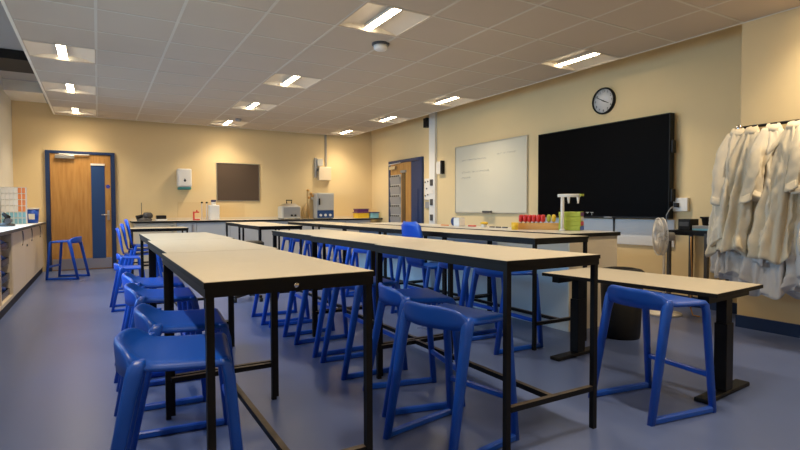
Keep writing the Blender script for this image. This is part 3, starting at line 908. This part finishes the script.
for k in range(1, 13):
    cu = bpy.data.curves.new('numeral', 'FONT')
    cu.body = str(k)
    cu.size = 0.042
    cu.extrude = 0.0006
    cu.align_x = 'CENTER'
    cu.align_y = 'CENTER'
    tmp = bpy.data.objects.new('numeral_tmp', cu)
    dg = bpy.context.evaluated_depsgraph_get()
    COL.objects.link(tmp)
    bpy.context.view_layer.update()
    me = bpy.data.meshes.new_from_object(tmp.evaluated_get(bpy.context.evaluated_depsgraph_get()))
    bpy.data.objects.remove(tmp)
    me.materials.clear()
    me.materials.append(M['plastic_bk'])
    a = math.radians(30 * k)
    o = bpy.data.objects.new('numeral', me)
    COL.objects.link(o)
    o.parent = t
    o.location = (-0.0249, -math.sin(a) * 0.124, math.cos(a) * 0.124)
    o.rotation_euler = (PI / 2, 0, -PI / 2)

# trunking and wall devices by the side door
t = thing('cable_trunking', 'tall white vertical cable trunking with sockets beside the side door', 'trunking', (XR, 8.38, 0))
B(-0.06, -0.001, -0.10, 0.10, 0.12, 2.95).obj('cover', M['whitep'], t, 0.004)
for z in (1.60, 1.22, 0.92):
    B(-0.075, -0.0605, -0.04, 0.05, z - 0.06, z + 0.06).obj('socket', M['dkgrey'], t, 0.003)
B(-0.068, -0.0605, -0.05, 0.05, 1.38, 1.47).obj('switch', M['white'], t, 0.003)
t = thing('wall_speaker', 'small black box loudspeaker high beside the white trunking', 'speaker', (XR, 8.56, 2.80))
B(-0.10, -0.001, -0.065, 0.065, -0.11, 0.07).obj('case', M['plastic_bk'], t, 0.006)
t = thing('wall_mounted_panel', 'white control panel with small knobs between side door and trunking', 'panel', (XR, 8.60, 1.47))
B(-0.03, -0.001, -0.09, 0.09, -0.2, 0.22).obj('plate', M['white'], t, 0.004)
for y, z in ((-0.04, 0.16), (0.05, 0.15), (0.0, 0.02), (-0.04, -0.1), (0.05, -0.12)):
    MB().cyl((-0.0305, y, z), (-0.045, y, z), 0.014).obj('button', M['dkgrey'], t)
B(-0.025, -0.001, -0.07, 0.07, -0.36, -0.24).obj('lower_plate', M['grey'], t)
t = thing('wall_mounted_alarm', 'white box with black side fixed on the wall beside trunking', 'alarm', (XR, 8.12, 1.87))
B(-0.07, -0.001, -0.04, 0.10, -0.12, 0.12).obj('case', M['white'], t, 0.008)
B(-0.075, -0.001, -0.09, -0.041, -0.12, 0.13).obj('side_cover', M['plastic_bk'], t, 0.008)

# ------------------------------------------------------------------ things on the demonstration bench
t = thing('gas_tap', 'white swan-neck lab tap with two nozzles on the demonstration bench', 'tap', (3.98, 3.62, ZD))
MB().lathe([(0.028, 0), (0.028, 0.012), (0.018, 0.02)], n=16).obj('base', M['white'], t)
MB().cyl((0, 0, 0.02), (0, 0, 0.335), 0.017).obj('column', M['white'], t)
ux, uy = math.cos(D(-60)), math.sin(D(-60))
MB().cyl((-0.045 * ux, -0.045 * uy, 0.348), (0.17 * ux, 0.17 * uy, 0.348), 0.0155).obj('cross_pipe', M['white'], t)
for s in (0.06, 0.15):
    MB().cyl((s * ux, s * uy, 0.333), (s * ux, s * uy, 0.27), 0.015, 0.007, 12).obj('nozzle', M['white'], t)
B(-0.02 + 0.182 * ux, 0.02 + 0.182 * ux, 0.182 * uy - 0.012, 0.182 * uy + 0.012, 0.34, 0.362).obj('lever', M['green'], t)
# wooden block of screwdrivers
ta = D(-58)
t = thing('tool_block', 'wooden block holding red handled tools on the demonstration bench', 'tool block', (3.99, 3.95, ZD), ta)
B(-0.215, 0.215, -0.05, 0.05, 0, 0.07).obj('block', M['wood'], t, 0.004)
for k in range(6):
    x = -0.185 + k * 0.046
    for y in (-0.022, 0.022):
        tl = thing('screwdriver', 'red handled tool standing in the wooden block, %s along, %s row' % (ORD[k], 'front' if y < 0 else 'rear'), 'tool', group='red tools in the block')
        tl.matrix_world = Matrix.Translation((3.99, 3.95, ZD + 0.0705)) @ Matrix.Rotation(ta, 4, 'Z') @ Matrix.Translation((x, y, 0))
        MB().cyl((0, 0, 0), (0, 0, 0.010), 0.006).obj('shank', M['steel'], tl)
        MB().lathe([(0.012, 0.0105), (0.0195, 0.018), (0.020, 0.065), (0.015, 0.082), (0.0, 0.086)], n=10).obj('handle', M['red'], tl)
for k, x in enumerate((0.105, 0.155)):
    tl = thing('screwdriver', 'yellow handled tool at the end of the wooden block, %s one' % ['inner', 'outer'][k], 'tool', group='yellow tools in the block')
    tl.matrix_world = Matrix.Translation((3.99, 3.95, ZD + 0.0705)) @ Matrix.Rotation(ta, 4, 'Z') @ Matrix.Translation((x, 0, 0))
    MB().cyl((0, 0, 0), (0, 0, 0.012), 0.006).obj('shank', M['steel'], tl)
    MB().lathe([(0.012, 0.0125), (0.022, 0.022), (0.022, 0.07), (0.014, 0.085), (0.0, 0.088)], n=10).obj('handle', M['yellow'] if k else M['green'], tl)
t = thing('yellow_beaker', 'yellow plastic cup beside the wooden tool block', 'cup', (3.76, 4.06, ZD))
MB().lathe([(0.033, 0), (0.037, 0.075), (0.034, 0.075), (0.030, 0.005)], n=20).obj('cup', M['yellow'], t)
# stack of lime folders
for k in range(4):
    t = thing('box_file', 'lime green box file, %s of the stack of four by the tap' % ['bottom', 'second from bottom', 'second from top', 'top'][k], 'box file', (4.115, 3.66, ZD + 0.001 + k * 0.0465), D(-60 + (k * 37 % 5 - 2)), group='lime box files')
    B(-0.08, 0.13, -0.085, 0.085, 0, 0.046).obj('box', M['green'], t, 0.004)
    B(0.1305, 0.134, -0.075, 0.075, 0.004, 0.042).obj('spine', [M['blue'], M['red'], M['white'], M['purple']][k], t)
t = thing('white_mug', 'white block shaped pot at the far end of the demonstration bench', 'pot', (3.93, 5.25, ZD))
B(-0.05, 0.05, -0.06, 0.06, 0, 0.10).obj('body', M['white'], t, 0.012)
B(-0.045, 0.045, -0.055, 0.055, 0.1005, 0.108).obj('rim', M['whitep'], t)
t = thing('tape_dispenser', 'dark blue tape dispenser behind the white pot', 'tape dispenser', (3.98, 5.42, ZD))
m_ = MB().lathe([(0.0, -0.02), (0.055, -0.02), (0.055, 0.02), (0.0, 0.02)], n=20)
m_.v = [(p[2] * 0.9 + 0.0, p[0], p[1] + 0.056) for p in m_.v]
m_.obj('roll', M['bluepanel'], t)
t = thing('yellow_sponge_cup', 'white cup topped with yellow on the demonstration bench', 'cup', (4.0, 4.85, ZD))
MB().lathe([(0.03, 0), (0.033, 0.035)], n=16).obj('cup', M['white'], t)
MB().lathe([(0.045, 0.0355), (0.05, 0.05), (0.03, 0.062), (0.0, 0.064)], n=16).obj('lid', M['yellow'], t)
tag(B(3.98, 4.02, 5.02, 5.14, ZD, ZD + 0.016).obj('red_marker', M['red'], None, 0.004), 'short red marker lying beyond the yellow topped cup', 'marker')
tag(B(3.90, 3.93, 5.47, 5.62, ZD, ZD + 0.014).obj('orange_marker', M['orange'], None, 0.004), 'orange marker lying at the far end of the demonstration bench', 'marker')
for k in range(3):
    tag(B(3.97, 3.99, 4.42 + k * 0.11, 4.50 + k * 0.11, ZD, ZD + 0.014).obj('black_pen', M['dkgrey'], None, 0.003), 'short dark pen in the row on the bench, %s from the tool block' % ORD[k], 'pen', 'dark pens on the bench')

# ------------------------------------------------------------------ corner beside the screen
t = thing('equipment_stand', 'narrow black framed side table in the recess below the screen', 'table', (5.42, 3.09, 0))
B(-0.22, 0.22, -0.22, 0.22, 0.835, 0.86).obj('top', M['black'], t)
for sx in (-1, 1):
    for sy in (-1, 1):
        B(sx * 0.20 - 0.018, sx * 0.20 + 0.018, sy * 0.195 - 0.016, sy * 0.195 + 0.016, 0, 0.8345).obj('leg', M['dkgrey'], t)
B(-0.215, -0.19, -0.177, 0.177, 0.81, 0.8345).obj('rail', M['black'], t)
t = thing('media_box', 'small black media box on the black side table', 'media box', (5.42, 3.20, 0.86))
B(-0.08, 0.08, -0.065, 0.065, 0, 0.115).obj('case', M['plastic_bk'], t, 0.005)
B(-0.0835, -0.0805, -0.05, 0.05, 0.04, 0.085).obj('front', M['dkgrey'], t)
t = thing('paper_tray', 'flat grey stack of paper trays on the black side table', 'tray', (5.42, 3.01, 0.86))
B(-0.11, 0.11, -0.085, 0.085, 0, 0.02).obj('lower_tray', M['cyan'], t, 0.003)
B(-0.11, 0.11, -0.085, 0.085, 0.0205, 0.05).obj('upper_tray', M['grey'], t, 0.003)
t = thing('black_pot', 'small black pot standing on the grey paper trays', 'pot', (5.42, 3.00, 0.9105))
MB().lathe([(0.045, 0), (0.055, 0.07), (0.07, 0.075), (0.07, 0.09)], n=18).obj('pot', M['plastic_bk'], t)
t = thing('wall_socket', 'white double wall socket with plugged cable beside the screen', 'socket', (XR, 3.42, 1.13))
B(-0.045, -0.001, -0.085, 0.085, -0.075, 0.075).obj('box', M['white'], t, 0.006)
pl = B(-0.09, -0.0455, 0.01, 0.05, -0.03, 0.02).obj('plug', M['plastic_bk'], t, 0.004)
MB().tube([(-0.085, 0.045, -0.02), (-0.12, 0.07, -0.05), (-0.12, 0.11, -0.12), (-0.10, 0.12, -0.2)], 0.006).obj('cable', M['grey'], pl)
tag(MB().tube([(5.18, 3.03, 0.80), (5.17, 3.02, 0.62), (5.175, 3.01, 0.45), (5.185, 3.02, 0.3), (5.18, 3.03, 0.1), (5.18, 3.00, 0.008), (5.16, 2.92, 0.008)], 0.007).obj('power_cable', M['doordk'], None), 'thin brownish cable hanging in front of the black side table', 'cable')
# pedestal fan
fz = 0.80
t = thing('pedestal_fan', 'pale pedestal fan with round wire guard beside the screen', 'fan', (5.0, 3.20, 0), D(139))
MB().lathe([(0.0, 0), (0.17, 0), (0.17, 0.02), (0.06, 0.04), (0.03, 0.06)], n=32).obj('base', M['fanmesh'], t)
MB().cyl((0, 0, 0.06), (0, 0, fz - 0.06), 0.014).obj('pole', M['fanmesh'], t)
m_ = MB().lathe([(0.02, -0.10), (0.042, -0.09), (0.047, -0.025), (0.03, 0.0)], n=20)
m_.v = [(p[2], p[0], p[1] + fz) for p in m_.v]
m_.obj('motor', M['grey'], t)
gd = MB()
R0 = 0.19
for s in (0.02, 0.06):
    gd.tube([(s * 1.0 + 0.0, R0 * math.cos(q), fz + R0 * math.sin(q)) for q in [2 * PI * i / 40 for i in range(41)]], 0.005, 6)
for k in range(48):
    q = 2 * PI * k / 48
    for x0, x1 in ((0.06, 0.085), (0.02, 0.004)):
        gd.tube([(x0 + (x1 - x0) * (1 - u * u), R0 * u * math.cos(q), fz + R0 * u * math.sin(q)) for u in (1.0, 0.8, 0.55, 0.25)], 0.0022, 4)
    gd.tube([(0.02, R0 * math.cos(q), fz + R0 * math.sin(q)), (0.06, R0 * math.cos(q), fz + R0 * math.sin(q))], 0.0022, 4)
gd.obj('guard', M['fanmesh'], t)
for k in range(3):
    bl = MB()
    rings = []
    for i in range(7):
        u = 0.04 + 0.14 * i / 6
        wv = 0.03 + 0.075 * math.sin(PI * (0.15 + 0.75 * i / 6))
        a0 = 2 * PI * k / 3
        e1 = Vector((0, math.cos(a0), math.sin(a0)))
        e2 = Vector((0, -math.sin(a0), math.cos(a0)))
        cpt = Vector((0.040, 0, fz)) + e1 * u
        nrm = Vector((0.5, 0, 0)) + e2
        nrm.normalize()
        th_ = Vector((1, 0, 0)) - nrm * nrm.x
        th_.normalize()
        rings.append([cpt - nrm * wv * 0.5 - th_ * 0.002, cpt + nrm * wv * 0.5 - th_ * 0.002, cpt + nrm * wv * 0.5 + th_ * 0.002, cpt - nrm * wv * 0.5 + th_ * 0.002])
    bl.loft(rings, 0, True)
    bl.obj('blade', M['blade'], t)
m_ = MB().lathe([(0.0, 0.010), (0.032, 0.010), (0.032, 0.056), (0.0, 0.062)], n=18)
m_.v = [(p[2], p[0], p[1] + fz) for p in m_.v]
m_.obj('hub', M['fanmesh'], t)
# bin
t = thing('waste_bin', 'tall black round waste bin with flared lid behind the low table', 'bin', (3.83, 2.83, 0))
MB().lathe([(0.0, 0.0), (0.145, 0.0), (0.150, 0.02), (0.172, 0.52)], n=32).obj('body', M['plastic_bk'], t)
MB().lathe([(0.185, 0.5205), (0.187, 0.55), (0.16, 0.575), (0.11, 0.585), (0.11, 0.57), (0.0, 0.55)], n=32).obj('lid', M['plastic_bk'], t)

# ------------------------------------------------------------------ lab coats on the wall rail
rail = thing('coat_rail', 'chrome and black coat rail on the wall above the lab coats', 'coat rail', (4.98, 0, 1.805))
MB().cyl((0, 0.6, 0), (0, 2.47, 0), 0.013).obj('rail', M['plastic_bk'], rail)
MB().lathe([(0.0, -0.03), (0.026, -0.02), (0.026, 0.02), (0.0, 0.03)], (0, 2.49, 0), 14).obj('end_cap', M['chrome'], rail)
MB().cyl((0.02, 0.6, -0.5), (0.02, 2.45, -0.5), 0.010).obj('lower_rail', M['plastic_bk'], rail)
for y in (0.8, 1.6, 2.36):
    MB().xbar((0.02, y, -0.5), (0.089, y, -0.5), 0.03, 0.03).obj('bracket', M['chrome'], rail)
    MB().xbar((0.0, y, 0), (0.089, y, 0), 0.03, 0.03).obj('bracket', M['chrome'], rail)

def coat(label, y, x, top, hem, seed, width=0.24, yaw=0.0, m='cloth', lean=0.0):
    rr = random.Random(seed)
    t = thing('lab_coat', label, 'coat', (x, y, 0), yaw, group='white lab coats on the rail')
    n, rows_ = 96, 46
    ph = [rr.uniform(0, 6.28) for _ in range(8)]
    kf = rr.choice([6, 7, 8])
    L = top - hem
    drift = rr.uniform(-0.05, 0.05)
    rings = []
    for r in range(rows_ + 1):
        v = r / rows_
        z = top - L * v
        sh = min(1.0, v / 0.30) ** 0.75
        hw_ = 0.022 + (width * 0.55) * math.sin(sh * PI / 2) + width * 0.38 * v
        hd_ = 0.014 + 0.036 * math.sin(sh * PI / 2) + 0.040 * v
        amp = 0.16 + 0.42 * min(1, v * 1.6)
        ring_ = []
        for k in range(n):
            a = 2 * PI * k / n
            p1 = abs(math.sin(kf * 0.5 * a + ph[0] + 0.9 * v)) - 0.5
            p2 = math.sin(11 * a + ph[1] - 1.5 * v)
            p3 = math.sin(3 * a + ph[2] + 2 * v)
            fold = 1 + amp * (1.15 * p1 + 0.42 * p2 + 0.35 * p3)
            cr = 1 + 0.05 * math.sin(16 * v + ph[3] + 3 * a) * math.sin(2 * a + ph[6])
            zz = z + (0.035 * math.sin(2 * a + ph[4]) + 0.02 * math.sin(5 * a + ph[5])) * v ** 3
            q = Vector((math.cos(a) * 0.9, math.sin(a) * 1.6, v * 5.0 + seed * 3.1))
            cm = noise.noise(q * 1.7) * 0.55 + (0.5 - abs(noise.noise(q * 3.4))) * 0.5 + (0.4 - abs(noise.noise(q * 7.0))) * 0.22
            dsp = 0.040 * cm * min(1, v * 4)
            ring_.append((hd_ * fold * cr * math.cos(a) + dsp * math.cos(a) - lean * v ** 0.8, hw_ * (1 + (fold - 1) * 0.25) * math.sin(a) + dsp * math.sin(a) + drift * v, zz + 0.02 * cm * v))
        rings.append(ring_)
    MB().loft(rings, 0, True, True).obj('body', M[m], t)
    for s in (-1, 1):
        sl = MB()
        rr_ = []
        q0 = rr.uniform(0.50, 0.64)
        out = rr.uniform(-0.02, 0.05)
        fw = rr.uniform(-0.11, -0.05)
        bend = rr.uniform(-0.03, 0.03)
        for r in range(31):
            v = r / 30
            zc = top - 0.05 - q0 * v
            yc = s * (width * 0.22 + (width * 0.50 + out) * math.sin(min(1, v * 1.5) * PI / 2)) + bend * math.sin(v * PI)
            xc = -0.02 + fw * math.sin(min(1, v * 1.4) * PI / 2) - lean * v * 0.6
            ra = (0.038 + 0.019 * math.sin(min(1, v * 3) * PI / 2)) * (1 - 0.20 * v)
            ring_ = []
            for k in range(20):
                a = 2 * PI * k / 20
                w2 = 1 + 0.16 * math.sin(3 * a + ph[1] + v * 4) + 0.07 * math.sin(26 * v + ph[2] + a)
                q = Vector((math.cos(a) * 0.7 + s * 5, math.sin(a) * 0.7, v * 5.0 + seed * 1.7))
                w2 += 0.24 * (0.5 - abs(noise.noise(q * 3.0))) + 0.20 * noise.noise(q * 1.5)
                ring_.append((xc + ra * 0.42 * w2 * math.cos(a), yc + ra * w2 * math.sin(a), zc + 0.018 * math.sin(a + ph[3])))
            rr_.append(ring_)
        c_ = rr_[-1]
        cx_ = sum(p[0] for p in c_) / 20; cy_ = sum(p[1] for p in c_) / 20; cz_ = sum(p[2] for p in c_) / 20
        rr_.append([((p[0] - cx_) * 0.82 + cx_, (p[1] - cy_) * 0.82 + cy_, p[2] + 0.002) for p in c_])
        rr_.append([((p[0] - cx_) * 0.78 + cx_, (p[1] - cy_) * 0.78 + cy_, p[2] + 0.06) for p in c_])
        sl.loft(rr_, 0, True, True)
        sl.obj('sleeve', M[m], t)
    co = MB()
    cr = []
    for i in range(15):
        a = -PI * 0.82 + 2 * PI * 0.82 * i / 14 + PI
        cr.append([(0.035 * math.cos(a), 0.045 * math.sin(a), top + 0.005 + 0.012 * math.cos(a)),
                   (0.058 * math.cos(a), 0.075 * math.sin(a), top - 0.065),
                   (0.050 * math.cos(a), 0.066 * math.sin(a), top - 0.07),
                   (0.028 * math.cos(a), 0.038 * math.sin(a), top - 0.01)])
    co.loft(cr, 0, True, True)
    co.obj('collar', M[m], t)
    return t
COATS = [
    ('back', 2.46, 4.94, 1.77, 0.52, 'cloth_cool_lit', 0.15, 0.12, 8), ('back', 2.24, 4.93, 1.77, 0.40, 'cloth_cool_lit', 0.15, 0.12, -14), ('back', 2.02, 4.93, 1.765, 0.46, 'cloth_cool_lit', 0.15, 0.10, 12), ('back', 1.78, 4.93, 1.765, 0.38, 'cloth_cool_lit', 0.15, 0.10, -8),
    ('front', 2.45, 4.88, 1.785, 0.79, 'cloth', 0.15, 0.17, 24), ('front', 2.32, 4.84, 1.78, 0.71, 'cloth3', 0.14, 0.20, -12), ('front', 2.16, 4.85, 1.785, 0.77, 'cloth', 0.14, 0.15, 22), ('front', 2.00, 4.82, 1.78, 0.69, 'cloth3', 0.15, 0.18, -20),
    ('front', 1.84, 4.85, 1.785, 0.75, 'cloth', 0.14, 0.14, 14), ('front', 1.66, 4.82, 1.78, 0.70, 'cloth3', 0.15, 0.13, -15),
    ('low', 2.40, 4.84, 1.30, 0.50, 'cloth_cool_lit', 0.12, 0.06, 30), ('low', 2.20, 4.80, 1.26, 0.44, 'cloth_cool_lit', 0.12, 0.07, -25), ('low', 2.02, 4.82, 1.28, 0.40, 'cloth_cool_lit', 0.12, 0.06, 20), ('low', 1.84, 4.80, 1.24, 0.46, 'cloth_cool_lit', 0.12, 0.06, -30),
]
WHERE = {'back': 'long white lab coat at the back of the rail, %s from the screen', 'front': 'creased cream white lab coat at the front of the rail, %s from the screen',
         'low': 'white lab coat tinted for cooler light, hanging low beneath the others, %s from the screen'}
cnt = {}
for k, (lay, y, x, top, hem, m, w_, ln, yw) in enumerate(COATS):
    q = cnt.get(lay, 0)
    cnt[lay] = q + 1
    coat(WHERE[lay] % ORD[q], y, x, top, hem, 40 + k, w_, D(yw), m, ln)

# ------------------------------------------------------------------ daylight and camera
for k, (a, b) in enumerate(WIN):
    ld = bpy.data.lights.new('window_daylight', 'AREA')
    ld.shape = 'RECTANGLE'
    ld.size = WZ1 - WZ0
    ld.size_y = b - a
    ld.color = (0.45, 0.72, 1.0)
    ld.energy = 75
    ld.spread = D(130)
    lo = bpy.data.objects.new('window_daylight', ld)
    COL.objects.link(lo)
    lo.location = (XL - 0.35, (a + b) / 2, (WZ0 + WZ1) / 2)
    lo.rotation_euler = (0, -PI / 2 + D(28), 0)
wd = bpy.data.worlds.new('World')
scene.world = wd
wd.use_nodes = True
bg = wd.node_tree.nodes['Background']
bg.inputs['Color'].default_value = (0.5, 0.7, 1.0, 1)
bg.inputs['Strength'].default_value = 0.5

cam = bpy.data.cameras.new('camera')
cam.sensor_width = 36
cam.lens = 516.92 / 800 * 36
cam.clip_start = 0.05
co = bpy.data.objects.new('camera', cam)
COL.objects.link(co)
yaw, pit, rol = 0.528361, 0.0313219, -0.0030024
cy, sy, cp, sp = math.cos(yaw), math.sin(yaw), math.cos(pit), math.sin(pit)
F = Vector((sy * cp, cy * cp, -sp))
Rv = Vector((cy, -sy, 0))
U = Rv.cross(F)
c_, s_ = math.cos(rol), math.sin(rol)
R2 = Rv * c_ + U * s_
U2 = U * c_ - Rv * s_
mw = Matrix.Identity(4)
for i in range(3):
    mw[i][0], mw[i][1], mw[i][2] = R2[i], U2[i], -F[i]
mw[0][3], mw[1][3], mw[2][3] = 0, 0, 1.092
co.matrix_world = mw
scene.camera = co

scene.view_settings.view_transform = 'Standard'
scene.view_settings.look = 'None'
scene.view_settings.exposure = 0.0
scene.view_settings.gamma = 1.0
scene.view_settings.use_curve_mapping = False
scene.cycles.use_denoising = True
scene.cycles.max_bounces = 8
scene.cycles.diffuse_bounces = 5
scene.cycles.sample_clamp_indirect = 6
